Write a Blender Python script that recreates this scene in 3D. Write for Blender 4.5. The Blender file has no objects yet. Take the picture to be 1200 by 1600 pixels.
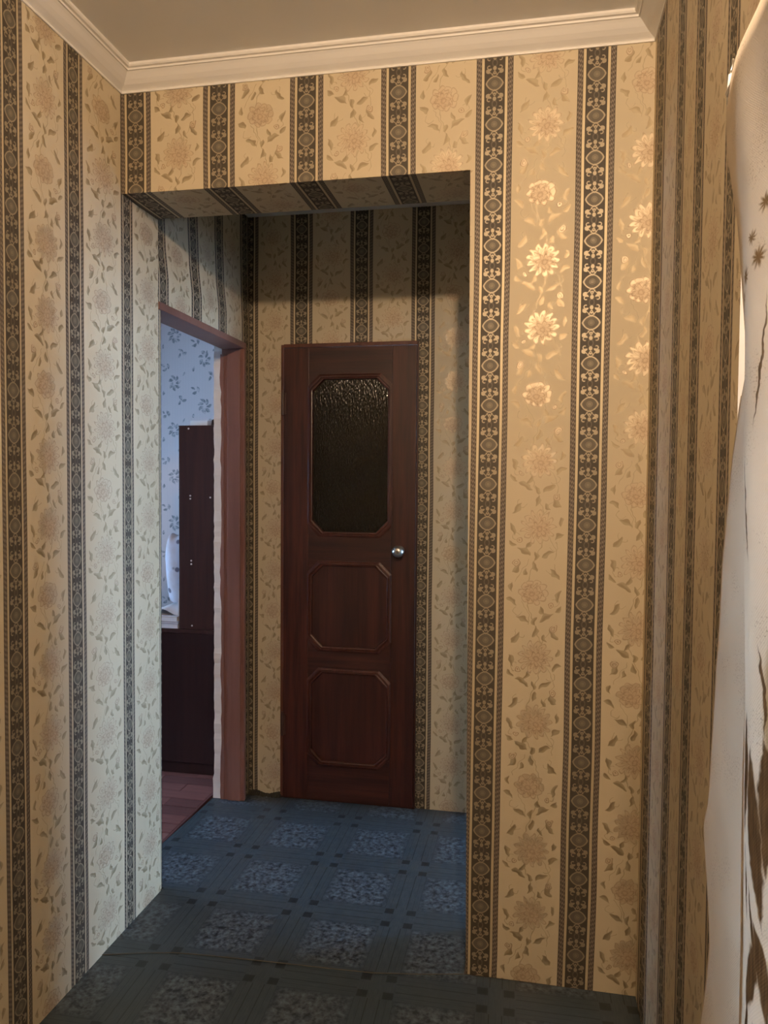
import bpy, bmesh, math, random
from mathutils import Vector, Matrix
random.seed(7)
sc = bpy.context.scene
COL = sc.collection

# ------------------------------------------------------------------ camera
YAW, PITCH, ROLL = 0.19486, -0.03971, 0.00778
CAM = Vector((1.2285, -2.1247, 1.3996))
F = Vector((-math.sin(YAW)*math.cos(PITCH), math.cos(YAW)*math.cos(PITCH), math.sin(PITCH)))
R0 = Vector((math.cos(YAW), math.sin(YAW), 0)); U0 = R0.cross(F)
R1 = R0*math.cos(ROLL) + U0*math.sin(ROLL); U1 = U0*math.cos(ROLL) - R0*math.sin(ROLL)
cam = bpy.data.cameras.new('camera'); camo = bpy.data.objects.new('camera', cam); COL.objects.link(camo)
cam.sensor_fit = 'HORIZONTAL'; cam.sensor_width = 36; cam.lens = 36*1190.6/1200; cam.clip_start = 0.02
camo.matrix_world = Matrix(((R1.x, U1.x, -F.x, CAM.x), (R1.y, U1.y, -F.y, CAM.y), (R1.z, U1.z, -F.z, CAM.z), (0, 0, 0, 1)))
sc.camera = camo

# ------------------------------------------------------------------ daylight, lamp strength, exposure
SKY_COLOR, SKY_STRENGTH = (0.40, 0.64, 1.0), 52.0
LAMP_POS, LAMP_COLOR, LAMP_STRENGTH = (1.335, -2.10, 2.424), (1.0, 0.73, 0.49), 2400
w = bpy.data.worlds.new('sky'); sc.world = w; w.use_nodes = True
bg = w.node_tree.nodes['Background']; bg.inputs[0].default_value = (*SKY_COLOR, 1); bg.inputs[1].default_value = SKY_STRENGTH

def portal(name, loc, size_y, size_z, direction):
    l = bpy.data.lights.new(name, 'AREA'); l.shape = 'RECTANGLE'; l.size = size_y; l.size_y = size_z
    l.cycles.is_portal = True
    o = bpy.data.objects.new(name, l); COL.objects.link(o); o.location = loc
    o.rotation_euler = Vector(direction).to_track_quat('-Z', 'Z').to_euler()
    return o

WIN = dict(y0=-1.95, y1=-0.917, z0=0.70, z1=1.72, o0=-1.72, o1=-1.37)       # window of the room, in the right wall
WIN2 = dict(y0=-0.15, y1=1.86, z0=1.02, z1=1.70)        # window of the room through the doorway
WIN3 = dict(y0=1.10, y1=2.08, z0=0.12, z1=1.70)        # window of the room the corridor leads to on the right
portal('portal', (4.20, (WIN3['y0']+WIN3['y1'])/2, (WIN3['z0']+WIN3['z1'])/2), WIN3['y1']-WIN3['y0'], WIN3['z1']-WIN3['z0'], (-1, 0, 0))
portal('portal', (1.93, (WIN['o0']+WIN['o1'])/2, (WIN['z0']+WIN['z1'])/2), WIN['o1']-WIN['o0'], WIN['z1']-WIN['z0'], (-1, 0, 0))
portal('portal', (-3.38, (WIN2['y0']+WIN2['y1'])/2, (WIN2['z0']+WIN2['z1'])/2), WIN2['y1']-WIN2['y0'], WIN2['z1']-WIN2['z0'], (1, 0, 0))
sc.view_settings.view_transform = 'Standard'; sc.view_settings.look = 'None'
sc.view_settings.exposure = 0.0; sc.view_settings.gamma = 1.0; sc.view_settings.use_curve_mapping = False
sc.cycles.max_bounces = 6; sc.cycles.diffuse_bounces = 4; sc.cycles.glossy_bounces = 2; sc.cycles.transparent_max_bounces = 8
sc.cycles.adaptive_threshold = 0.03; sc.cycles.sample_clamp_indirect = 6.0; sc.cycles.caustics_reflective = False; sc.cycles.caustics_refractive = False

# ------------------------------------------------------------------ node helpers
class S:
    """a socket with arithmetic"""
    nt = None
    def __init__(s, sock): s.k = sock
    @staticmethod
    def op(kind, *a, clamp=False):
        n = S.nt.nodes.new('ShaderNodeMath'); n.operation = kind; n.use_clamp = clamp
        for i, v in enumerate(a):
            if isinstance(v, S): S.nt.links.new(v.k, n.inputs[i])
            else: n.inputs[i].default_value = v
        return S(n.outputs[0])
    def __add__(s, o): return S.op('ADD', s, o)
    def __radd__(s, o): return S.op('ADD', o, s)
    def __sub__(s, o): return S.op('SUBTRACT', s, o)
    def __rsub__(s, o): return S.op('SUBTRACT', o, s)
    def __mul__(s, o): return S.op('MULTIPLY', s, o)
    def __rmul__(s, o): return S.op('MULTIPLY', o, s)
    def __truediv__(s, o): return S.op('DIVIDE', s, o)
    def __neg__(s): return S.op('MULTIPLY', s, -1.0)
    def __lt__(s, o): return S.op('LESS_THAN', s, o)
    def __gt__(s, o): return S.op('GREATER_THAN', s, o)
def ab(a): return S.op('ABSOLUTE', a)
def mx(a, *bs):
    for b in bs: a = S.op('MAXIMUM', a, b)
    return a
def mn(a, b): return S.op('MINIMUM', a, b)
def mixf(f, a, b): return mad(f, b - a, a)
def fl(a): return S.op('FLOOR', a)
def md(a, b): return S.op('FLOORED_MODULO', a, b)
def hyp(a, b): return S.op('SQRT', S.op('MULTIPLY_ADD', a, a, b*b))
def mad(a, b, c): return S.op('MULTIPLY_ADD', a, b, c)
def soft(d, e):                    # 1 where d < 0, fading out over e
    return S.op('MULTIPLY_ADD', d, -1.0/e, 0.5, clamp=True)
def col4(c): return (c[0], c[1], c[2], 1)
def mixc(f, a, b, mode='MIX'):
    n = S.nt.nodes.new('ShaderNodeMix'); n.data_type = 'RGBA'; n.blend_type = mode
    if isinstance(f, S): S.nt.links.new(f.k, n.inputs[0])
    else: n.inputs[0].default_value = f
    for i, v in ((6, a), (7, b)):
        if isinstance(v, S): S.nt.links.new(v.k, n.inputs[i])
        else: n.inputs[i].default_value = col4(v)
    return S(n.outputs[2])
def uv():
    n = S.nt.nodes.new('ShaderNodeUVMap'); n.uv_map = 'UVMap'; return S(n.outputs[0])
def objco():
    n = S.nt.nodes.new('ShaderNodeTexCoord'); return S(n.outputs['Object'])
def sep(v):
    n = S.nt.nodes.new('ShaderNodeSeparateXYZ'); S.nt.links.new(v.k, n.inputs[0]); return [S(o) for o in n.outputs]
def comb(x, y, z=0.0):
    n = S.nt.nodes.new('ShaderNodeCombineXYZ')
    for i, v in enumerate((x, y, z)):
        if isinstance(v, S): S.nt.links.new(v.k, n.inputs[i])
        else: n.inputs[i].default_value = v
    return S(n.outputs[0])
def noise(v, scale, detail=2, rough=.5, color=False):
    n = S.nt.nodes.new('ShaderNodeTexNoise'); S.nt.links.new(v.k, n.inputs['Vector'])
    n.inputs['Scale'].default_value = scale; n.inputs['Detail'].default_value = detail; n.inputs['Roughness'].default_value = rough
    return S(n.outputs['Color' if color else 'Fac'])
def voro(v, scale, out='Distance'):
    n = S.nt.nodes.new('ShaderNodeTexVoronoi'); S.nt.links.new(v.k, n.inputs['Vector']); n.inputs['Scale'].default_value = scale
    return S(n.outputs[out])
def ramp(f, a, b, lo=0.0, hi=1.0):
    n = S.nt.nodes.new('ShaderNodeMapRange'); n.clamp = True
    S.nt.links.new(f.k, n.inputs[0])
    for i, v in enumerate((a, b, lo, hi)): n.inputs[i+1].default_value = v
    return S(n.outputs[0])
def bump(h, strength, dist=.002):
    n = S.nt.nodes.new('ShaderNodeBump'); S.nt.links.new(h.k, n.inputs['Height'])
    n.inputs['Strength'].default_value = strength; n.inputs['Distance'].default_value = dist
    return S(n.outputs[0])
def material(name):
    m = bpy.data.materials.new(name); m.use_nodes = True; S.nt = m.node_tree
    b = m.node_tree.nodes['Principled BSDF']
    def put(key, v):
        if isinstance(v, S): S.nt.links.new(v.k, b.inputs[key])
        else: b.inputs[key].default_value = col4(v) if isinstance(v, tuple) else v
    return m, put, b

def leafm(x, y, cx, cy, ang, L, W, bend=0.0, e=.12):
    """a leaf: lens shape round (cx,cy), axis at angle ang"""
    c, s = math.cos(ang), math.sin(ang)
    dx, dy = x - cx, y - cy
    a = mad(dx, c/L, dy*(s/L)); b = mad(dx, -s/W, dy*(c/W))
    a2 = a*a
    if bend: b = mad(a2, -bend, b)
    return soft(ab(b) + a2 - 1.0, e), b
def vop(kind, *a):
    """vector math; scalars broadcast, tuples are per component"""
    n = S.nt.nodes.new('ShaderNodeVectorMath'); n.operation = kind
    for i, v in enumerate(a):
        if isinstance(v, S): S.nt.links.new(v.k, n.inputs[i])
        else: n.inputs[i].default_value = v if isinstance(v, tuple) else (v, v, v)
    return S(n.outputs[0])
def leaves3(xxx, yyy, L3, e=.22):
    """three leaves at once -> (mask, half-tone)"""
    g = lambda f: tuple(f(*l) for l in L3)
    A = vop('MULTIPLY_ADD', xxx, g(lambda cx, cy, a, L, W, b: math.cos(a)/L),
            vop('MULTIPLY_ADD', yyy, g(lambda cx, cy, a, L, W, b: math.sin(a)/L), g(lambda cx, cy, a, L, W, b: -(cx*math.cos(a)+cy*math.sin(a))/L)))
    B = vop('MULTIPLY_ADD', xxx, g(lambda cx, cy, a, L, W, b: -math.sin(a)/W),
            vop('MULTIPLY_ADD', yyy, g(lambda cx, cy, a, L, W, b: math.cos(a)/W), g(lambda cx, cy, a, L, W, b: (cx*math.sin(a)-cy*math.cos(a))/W)))
    A2 = vop('MULTIPLY', A, A)
    B = vop('MULTIPLY_ADD', A2, g(lambda cx, cy, a, L, W, b: -b), B)
    m = vop('MULTIPLY_ADD', vop('ADD', vop('ABSOLUTE', B), A2), -1/e, 1/e + .5)
    h = vop('MINIMUM', m, vop('MULTIPLY_ADD', B, 2.0, .5))
    return mx(*sep(m)), mx(*sep(h))
# ------------------------------------------------------------------ wallpaper (UV in metres)
PITCHW, VREP = 0.265, 0.541
def make_wallpaper():
    m, put, b = material('striped floral wallpaper')
    U = uv(); u, v, _ = sep(U)
    nz = noise(comb(u*1.0, v*.6), 3.0, 1)
    u = mad(nz, .008, u - .004)
    ci = fl(u/PITCHW); pu = u - ci*PITCHW
    sx = ab(pu - .049)
    # ---- dark ornamental band
    y = ab(md(v - 2.48 + .05425, .1085) - .05425); x = sx
    r1 = hyp(x/.0218, y/.0188)
    ogee = mad(x/.0218, y*13.0, r1*.985)
    med_line = soft(ab(ogee - 1.0) - .095, .07)
    med_fill = soft(ogee - .92, .08)
    rr = hyp(x, y)
    ros = mx(soft(ab(rr - .0072) - .0007, .001)*.6, soft(rr - .0050, .002)*mad(S.op('COSINE', S.op('ARCTAN2', y, x)*8.0), .5, .5))
    d1 = mx(ab(x - (y - .0165)*.95) - .0014, ab(y - .0245) - .0085)
    d2 = mx(ab(x - (.0345 - y)*.55) - .0013, ab(y - .0275) - .0065)
    lf, _q = leafm(x, y, .0182, .0320, .9, .0070, .0052)
    lf2, _q = leafm(x, y, .0125, .0365, -.6, .0058, .0028)
    tul = mx(soft(hyp(x/.0048, (y - .0405)/.0056) - 1.0, .2), soft(hyp(x/.0026, (y - .0262)/.0026) - 1.0, .3))
    cu = hyp(x - .0150, y - .0425)
    curl = soft(mx(ab(cu - .0046) - .0014, (.0150 - x) - .0025), .0008)
    orn = mx(med_line, soft(d1, .0008), soft(d2, .0008), lf, lf2, tul, curl, ros*.8)
    ring = soft(ab(hyp(x/.0062, (y - .0542)/.0085) - 1.0) - .22, .15)
    grey = mx(med_fill*.55, ring*.5)
    # ---- zones across the stripe
    in_str = pu < .098
    in_band = sx < .0262
    gold = mx(ab(sx - .0310) - .0034, 0.0) < .0001
    rope = mx(soft(S.op('SINE', (sx - .034)*(math.pi/.0052))*S.op('SINE', mad(v, math.pi/.0062, sx*400.0)) * -1.0 + .15, .5), 0.0)
    edge = mx(ab(sx - .0482) < .0009, ab(sx - .0352) < .0008)
    in_bord = sx > .0345
    # ---- flower panel
    par = md(ci, 2.0)
    wx = S.op('SINE', mad(v, 187.0, u*71.0)) + S.op('SINE', mad(v, 331.0, u*-143.0))*.6
    wy = S.op('SINE', mad(u, 223.0, v*59.0)) + S.op('SINE', mad(u, -121.0, v*367.0))*.6
    X = mad(wx, .0017, pu - .1814); V = mad(wy, .0017, mad(par, -VREP/2, v - 2.181 + .2705))
    SEG = VREP/3
    sg = fl((V + .0)/SEG); Y = V - sg*SEG - SEG/2
    ty = md(sg, 3.0)
    carn = ab(ty - 1.0) < .5
    sgn = ab(ty - 1.0)*2.0 - 1.0
    xm = X*sgn
    fx, fy = xm - .004, Y
    rho = hyp(fx, fy*mad(carn, .15, 1.0)); th = S.op('ARCTAN2', fy, fx)
    c1 = ab(S.op('COSINE', th*mad(carn, -1.5, 6.5)))                # outer petals: thirteen pointed / ten ruffled
    pt = mixf(carn, c1, S.op('SQRT', c1))
    R = mad(pt, mad(carn, -.0095, .0175), mad(carn, .0020, .0305))
    q = rho/R
    fl_mask = soft(q - 1.0, .10)
    fl_line = mx(soft(ab(q - .97) - .030, .06)*.8, soft(c1 - .12, .16)*soft(ab(q - .84) - .15, .06)*.85)
    frill = soft(ab(q - .70 + ab(S.op('SINE', th*6.5))*.14) - .032, .06)
    gx, gy = fx - .004, fy + .005
    rho2 = hyp(gx, gy); th2 = S.op('ARCTAN2', gy, gx)
    c2 = ab(S.op('COSINE', mad(th2, 4.0, .6)))
    R2 = mad(c2, .0095, .0120)
    q2 = rho2/R2
    fl_line = mx(fl_line, frill*.9, soft(ab(q2 - 1.0) - .07, .1), soft(c2 - .14, .16)*(q2 < 1.0)*(q2 > .35)*.8, soft(ab(q2 - .34) - .08, .1)*.8)
    shade = mx(ramp(q2, .4, 1.9, .45, 0.0), ramp(ab(q2 - 1.25), .0, .35, .45, 0.0))
    # stems, tendrils and leaves
    path = S.op('SINE', V*(2*math.pi/(2*SEG)))*.022
    stem = soft(ab(X - path) - .0011, .0013)
    path2 = mad(S.op('SINE', mad(V, 2*math.pi/SEG, 1.0)), .020, sgn*.034)
    stem = mx(stem, soft(ab(X - path2) - .0009, .0012)*(ab(Y) > .026)*.9)
    XXX, YYY = comb(xm, xm, xm), comb(Y, Y, Y)
    arcs = ((-.040, .066, .013, .6, .8), (.046, -.052, .012, -.7, .7), (-.052, -.028, .011, .9, -.4))
    g = lambda f: tuple(f(*k) for k in arcs)
    dx = vop('SUBTRACT', XXX, g(lambda cx, cy, r, nx, ny: cx)); dy = vop('SUBTRACT', YYY, g(lambda cx, cy, r, nx, ny: cy))
    d2 = vop('MULTIPLY_ADD', dx, dx, vop('MULTIPLY', dy, dy))
    ring_d = vop('ADD', vop('ABSOLUTE', vop('MULTIPLY_ADD', d2, g(lambda cx, cy, r, nx, ny: .5/r), g(lambda cx, cy, r, nx, ny: -.5*r))), -.0007)
    cut = vop('MULTIPLY_ADD', dx, g(lambda cx, cy, r, nx, ny: nx), vop('MULTIPLY_ADD', dy, g(lambda cx, cy, r, nx, ny: ny), -.004))
    av = sep(vop('MAXIMUM', ring_d, cut))
    stem = mx(stem, soft(mn(mn(av[0], av[1]), av[2]), .0011))
    LV = [(-.050, .050, .9, .019, .0075, .6), (.050, .064, 2.2, .018, .0070, -.6), (-.060, -.008, 1.9, .018, .0062, .7),
          (.060, -.024, .6, .016, .0066, -.7), (-.030, -.066, 2.6, .021, .0080, .6), (.030, -.074, .5, .019, .0070, -.5),
          (.004, .070, 1.3, .015, .0066, .7), (-.064, -.048, -.7, .013, .0056, .6), (.066, .014, 1.5, .013, .0054, .8),
          (-.018, -.052, 1.0, .012, .0055, .7), (.026, .054, 2.0, .012, .0052, -.7), (.002, -.080, 1.7, .013, .0060, .8)]
    leaves = ribs = None
    for k in range(0, 12, 3):
        mk, rb = leaves3(XXX, YYY, LV[k:k+3])
        leaves = mk if leaves is None else mx(leaves, mk); ribs = rb if ribs is None else mx(ribs, rb)
    leaves = S.op('MAXIMUM', leaves, 0.0); leaves = mn(leaves, 1.0); ribs = mn(mx(ribs, 0.0), 1.0)
    bud = hyp(xm - .052, (Y - .082)*.9); bq = soft(bud - .0095, .002); bl = mx(soft(ab(bud - .0085) - .0010, .0012), soft(ab(bud - .004) - .0008, .001))
    bud2 = hyp(xm + .044, Y + .036); bq = mx(bq, soft(bud2 - .0070, .002)); bl = mx(bl, soft(ab(bud2 - .0062) - .0009, .001), soft(bud2 - .002, .0015))
    inpan = S.op('SUBTRACT', 1.0, in_str)
    fade = ramp(ab(X), .072, .082, 1.0, 0.0)
    leaf_all = mx(leaves, stem)*fade
    petals = mx(fl_mask, bq)*fade
    lines = mx(fl_line, bl)*fade
    # ---- colours
    ground = mixc(nz, (.585, .492, .333), (.620, .523, .359))
    c = mixc(leaf_all*.62*(1.0 - petals), ground, (.375, .295, .178))
    c = mixc(ribs*fade*.50*(1.0 - petals), c, (.30, .22, .125))
    c = mixc(petals*.55, c, (.640, .520, .365))
    c = mixc(petals*shade, c, (.500, .350, .225))
    c = mixc(lines*.75, c, (.340, .232, .142))
    dark = mixc(grey, (.066, .053, .037), (.185, .158, .115))
    dark = mixc(orn*.85, dark, (.400, .335, .230))
    bord = mixc(rope*.8, (.105, .082, .062), (.290, .235, .180))
    bord = mixc(edge, bord, (.050, .038, .026))
    st = mixc(in_bord, dark, bord)
    st = mixc(gold, st, (.600, .500, .325))
    st = mixc((ab(sx - .0268) < .0008), st, (.045, .036, .025))
    c = mixc(in_str, c, st)
    ink = mx(inpan*mx(leaf_all*.9, petals*mad(shade, -1.2, 1.0), ribs*fade*.3)*(1.0 - lines*.85), in_str*mx(orn*in_band, rope*in_bord*.35, gold*.6))
    put('Base Color', c)
    put('Metallic', ink*.52)
    put('Roughness', mad(ink, -.10, .58))
    put('Specular IOR Level', .35)
    return m
M = {}
M['paper'] = make_wallpaper()

def simple(name, c, rough=.5, n_scale=None, n_amt=.12, bumpv=0.0, bump_scale=40, metal=0.0, spec=.5):
    m, put, b = material(name)
    if n_scale:
        f = noise(objco(), n_scale, 3)
        put('Base Color', mixc(f, tuple(v*(1-n_amt) for v in c), tuple(min(1, v*(1+n_amt)) for v in c)))
    else: put('Base Color', c)
    put('Roughness', rough); put('Metallic', metal); put('Specular IOR Level', spec)
    if bumpv: put('Normal', bump(noise(objco(), bump_scale, 3), bumpv))
    return m
def wood(name, c1, c2, axis=2, rough=.35, scale=1.0, wear=None):
    m, put, b = material(name)
    o = objco(); x, y, z = sep(o)
    st = [x, y, z]; st[axis] = st[axis]*.06
    v = comb(*st)
    g = noise(v, 55*scale, 4, .6); g2 = noise(v, 9*scale, 2)
    c = mixc(ramp(g, .35, .68), c1, c2)
    c = mixc(ramp(g2, .45, .72, 0, .6), c, tuple(k*.55 for k in c1))
    put('Base Color', c); put('Roughness', mad(g, .18, rough - .08)); put('Specular IOR Level', .45)
    put('Normal', bump(g, .12, .001))
    return m
M['plaster'] = simple('white plaster', (.86, .86, .86), .7, 18, .10, .35, 60)
M['ceiling'] = simple('painted ceiling', (.88, .86, .82), .55, 3, .03, .06, 220)
M['cornice'] = simple('white foam cornice', (.82, .79, .74), .5)
M['door_v'] = wood('varnished wood upright', (.030, .0065, .0038), (.078, .019, .011), 2, .42)
M['door_h'] = wood('varnished wood across', (.026, .006, .0036), (.066, .017, .010), 0, .42)
M['door_edge'] = wood('varnished wood edge', (.085, .026, .014), (.140, .046, .024), 2, .5)
M['jamb'] = wood('brown painted wood', (.205, .092, .068), (.255, .120, .092), 2, .45, .6)
M['cabinet'] = wood('dark polished wood', (.034, .013, .010), (.055, .020, .014), 2, .30, .7)
M['cabinet_dark'] = wood('darker polished wood', (.020, .008, .007), (.032, .012, .010), 2, .30, .7)
M['metal'] = simple('satin steel', (.62, .60, .57), .28, metal=1.0)
M['iron'] = simple('dark painted iron', (.06, .025, .018), .5)
M['black'] = simple('black gap', (.01, .008, .007), .8)
M['white'] = simple('white plastic', (.80, .80, .80), .4)
M['screw'] = simple('pale dowel cap', (.65, .62, .60), .5)
M['paperwhite'] = simple('white sheet', (.75, .75, .78), .7)
M['grub'] = simple('grime', (.030, .026, .018), .9, 30, .4, .6, 80)

def make_glass():
    m, put, b = material('clear window glass'); nt = m.node_tree
    out = nt.nodes['Material Output']
    tr = nt.nodes.new('ShaderNodeBsdfTransparent'); gl = nt.nodes.new('ShaderNodeBsdfGlossy'); gl.inputs['Roughness'].default_value = .03
    fr = nt.nodes.new('ShaderNodeFresnel'); mxs = nt.nodes.new('ShaderNodeMixShader')
    nt.links.new(fr.outputs[0], mxs.inputs[0]); nt.links.new(tr.outputs[0], mxs.inputs[1]); nt.links.new(gl.outputs[0], mxs.inputs[2])
    nt.links.new(mxs.outputs[0], out.inputs[0]); nt.nodes.remove(b)
    return m
M['glass'] = make_glass()
def make_rain_glass():
    m, put, b = material('ribbed dark door glass')
    x, y, z = sep(objco())
    h = noise(comb(x*1.0, 0.0, z*.13), 150, 2, .6)
    h2 = voro(comb(x, 0.0, z*.35), 190)
    put('Base Color', (.010, .008, .005)); put('Roughness', .10); put('Specular IOR Level', .32)
    put('Normal', bump(mad(h2, .4, h), .72, .003))
    return m
M['rain'] = make_rain_glass()

# ------------------------------------------------------------------ linoleum
def make_lino():
    m, put, b = material('printed linoleum')
    U = uv(); u, v, _ = sep(U)
    P = .326
    X = md(u - .495 + P/2, P) - P/2; Y = md(v - .545 + P/2, P) - P/2
    ax, ay = ab(X), ab(Y)
    BW = .054
    in_x = ax < BW; in_y = ay < BW                       # band running along y / along x
    stone = (ax > BW)*(ay > BW)
    n1 = noise(U, 40, 3, .6); n2 = noise(U, 75, 2, .6)
    marb = ramp(mad(n2, .75, n1*.75), .58, .98)
    cst = mixc(marb, (.006, .011, .018), (.125, .160, .190))
    edgef = ramp(mn(ax, ay), BW, BW + .022, .30, 1.0)
    cst = mixc(edgef, (.026, .041, .054), cst)
    # planks in the bands: thin dark joints, fine grain
    along_y = mx(in_x*(ay > .028), in_x*(1.0 - in_y))
    jx = mx(soft(ab(ax - .017) - .0013, .0010), soft(ab(ax - BW) - .0010, .0010), soft(ab(ax - .036) - .0007, .0008)*.7)
    jy = mx(soft(ab(ay - .017) - .0013, .0010), soft(ab(ay - BW) - .0010, .0010), soft(ab(ay - .036) - .0007, .0008)*.7)
    gx = noise(comb(u*14.0, v*.8), 26, 3, .6); gy = noise(comb(u*.8, v*14.0), 26, 3, .6)
    grain = mixc(in_x, comb(gy, gy, gy), comb(gx, gx, gx))
    g = sep(grain)[0]
    cb = mixc(ramp(g, .3, .7), (.030, .046, .058), (.050, .068, .080))
    cb = mixc(mx(jx*in_x*(1.0 - in_y), jy*in_y*(1.0 - in_x))*.95, cb, (.008, .011, .013))
    c = mixc(mx(in_x, in_y), cst, cb)
    sq = mx(ab(ax - .036), ab(ay - .036)*1.0)
    sqm = soft(sq - .0145 + (noise(U, 160, 2) - .5)*.004, .002)
    c = mixc(sqm*.9, c, (.007, .010, .014))
    dirt = ramp(noise(U, 5, 4, .6), .35, .75, .80, 1.0)
    c = mixc(1.0 - dirt, c, (.035, .035, .028))
    put('Base Color', c); put('Roughness', mad(n1, .2, .34)); put('Specular IOR Level', .45)
    pass
    return m
M['lino'] = make_lino()
def make_leaf_paper():
    m, put, b = material('pale leaf wallpaper')
    U = uv(); u, v, _ = sep(U)
    nd = sep(noise(U, 14, 2, .5, True))
    P = mad(nd[0], .03, u), mad(nd[1], .03, v)
    cu = md(P[0] - .02, .22) - .11; row = fl((P[0] - .02)/.22); cv = md(P[1] + md(row, 2.0)*.16, .32) - .16
    XXX, YYY = comb(cu, cu, cu), comb(cv, cv, cv); tot = None
    LV = [(.030*math.cos(a), .036*math.sin(a), a + .5, .022, .011, .4) for a in (2*math.pi*k/7 for k in range(7))]
    LV += [(-.07, .09, .5, .020, .010, .4), (-.045, .115, 1.9, .022, .010, .4), (-.085, .12, 2.8, .016, .008, .3), (.05, -.10, 2.4, .022, .011, .4), (.075, -.12, .3, .020, .010, .4),
           (.04, -.135, 1.2, .018, .008, .3), (.07, .06, 1.0, .015, .007, .3), (-.08, -.07, 1.5, .018, .008, .3)]
    for k in range(0, 15, 3):
        mk, _h = leaves3(XXX, YYY, LV[k:k+3], .35); tot = mk if tot is None else mx(tot, mk)
    tot = mn(mx(tot, 0.0), 1.0)
    br = noise(U, 45, 3)
    stripe = ab(S.op('SINE', u*(math.pi/.02)))
    g = mixc(ramp(stripe, .0, .2, .25, 0), (.74, .64, .62), (.52, .46, .46))
    c = mixc(tot*ramp(br, .35, .6, .15, .85), g, (.16, .17, .18))
    put('Base Color', c); put('Roughness', .65)
    return m
M['leafpaper'] = make_leaf_paper()
def make_spotcloth():
    m, put, b = material('spotted cloth')
    o = objco()
    d = voro(o, 17); spot = soft(d - .24, .08)
    c = mixc(ramp(noise(o, 8, 2), .4, .6), (.62, .60, .66), (.55, .50, .52))
    c = mixc(spot*.85, c, (.07, .05, .08))
    put('Base Color', c); put('Roughness', .85); put('Normal', bump(noise(o, 25, 3), .4, .01))
    return m
M['spotcloth'] = make_spotcloth()
def make_curtain():
    m, put, b = material('printed curtain fabric'); nt = m.node_tree
    U = uv(); s, z, _ = sep(U)
    s = s/.834; z = mad(z, 1/.834, 1.4 - 1.4/.834)
    nd = sep(noise(U, 70, 2, .5, True))
    x = mad(nd[0], .012, s - .006); y = mad(nd[1], .008, z - .004)
    tot = None
    for (cx, cy, a, L, W, bd) in ((.095, 1.130, 1.45, .060, .012, .3), (.125, 1.085, 1.75, .075, .017, -.3), (.150, 1.12, 1.6, .06, .014, .2), (.118, .955, 1.2, .040, .014, .3),
                                  (.145, .975, 2.0, .040, .014, .3), (.105, .890, 1.5, .045, .007, .2), (.130, .880, 1.7, .040, .007, -.2), (.155, .905, 1.3, .045, .010, .2),
                                  (.180, .93, 1.9, .05, .012, .2), (.195, 1.04, 1.4, .06, .012, .2), (.095, 1.030, 1.75, .035, .0035, .5), (.120, 1.000, 1.9, .040, .004, .5)):
        mk, bb = leafm(x, y, cx, cy, a, L, W, bd, .3)
        tot = mk if tot is None else mx(tot, mk)
    br = None
    for (cx, cy, r) in ((.100, 1.600, .011), (.128, 1.632, .009), (.080, 1.582, .010), (.145, 1.607, .012), (.068, 1.556, .010), (.165, 1.655, .011), (.19, 1.63, .012), (.20, 1.70, .012), (.225, 1.66, .012)):
        dx, dy = x - cx, (y - cy)*1.8
        rr = hyp(dx, dy); th = S.op('ARCTAN2', dy, dx)
        k = soft(rr - 1.25*r*mad_c(th, r), r*.9)
        br = k if br is None else mx(br, k)
    tw = None
    for (cx, cy, a, L, W, bd) in ((.150, 1.51, 1.35, .060, .0022, .8), (.115, 1.38, 1.7, .050, .0020, .8), (.175, 1.36, 1.4, .05, .002, -.8), (.145, 1.22, 1.7, .04, .003, .8)):
        mk, bb = leafm(x, y, cx, cy, a, L, W, bd, .5); tw = mk if tw is None else mx(tw, mk)
    yel, _q = leafm(x, y, .045, .965, 1.6, .055, .018, .3, .5)
    yel2, _q = leafm(x, y, .165, 1.205, 1.6, .060, .020, .3, .5); yel = mx(yel, yel2)
    speck = ramp(noise(comb(s*.6, z), 420, 2, .7), .56, .66)*ramp(noise(U, 16, 2), .50, .62)
    g = mixc(ramp(noise(U, 6, 2), .4, .6), (.74, .665, .565), (.80, .725, .625))
    c = mixc(speck*.55, g, (.32, .23, .16))
    c = mixc(yel*.6, c, (.34, .25, .12))
    c = mixc(br*.9, c, (.19, .115, .045))
    c = mixc(mx(tot*.92, tw*.9), c, mixc(ramp(noise(comb(s*3.0, z*.5), 60, 2), .35, .65), (.085, .055, .030), (.17, .115, .065)))
    put('Base Color', c); put('Roughness', .9); put('Specular IOR Level', .1)
    weave = S.op('SINE', z*1800.0)*S.op('SINE', s*1800.0)
    put('Normal', bump(mad(noise(U, 200, 2), 1.0, weave*.5), .3, .0008))
    tr = nt.nodes.new('ShaderNodeBsdfTranslucent'); nt.links.new(c.k, tr.inputs[0])
    mxs = nt.nodes.new('ShaderNodeMixShader'); mxs.inputs[0].default_value = .32
    nt.links.new(b.outputs[0], mxs.inputs[1]); nt.links.new(tr.outputs[0], mxs.inputs[2])
    nt.links.new(mxs.outputs[0], nt.nodes['Material Output'].inputs[0])
    return m
def mad_c(th, r): return mad(S.op('COSINE', th*9.0), .25, .85)
M['curtain'] = make_curtain()

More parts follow.
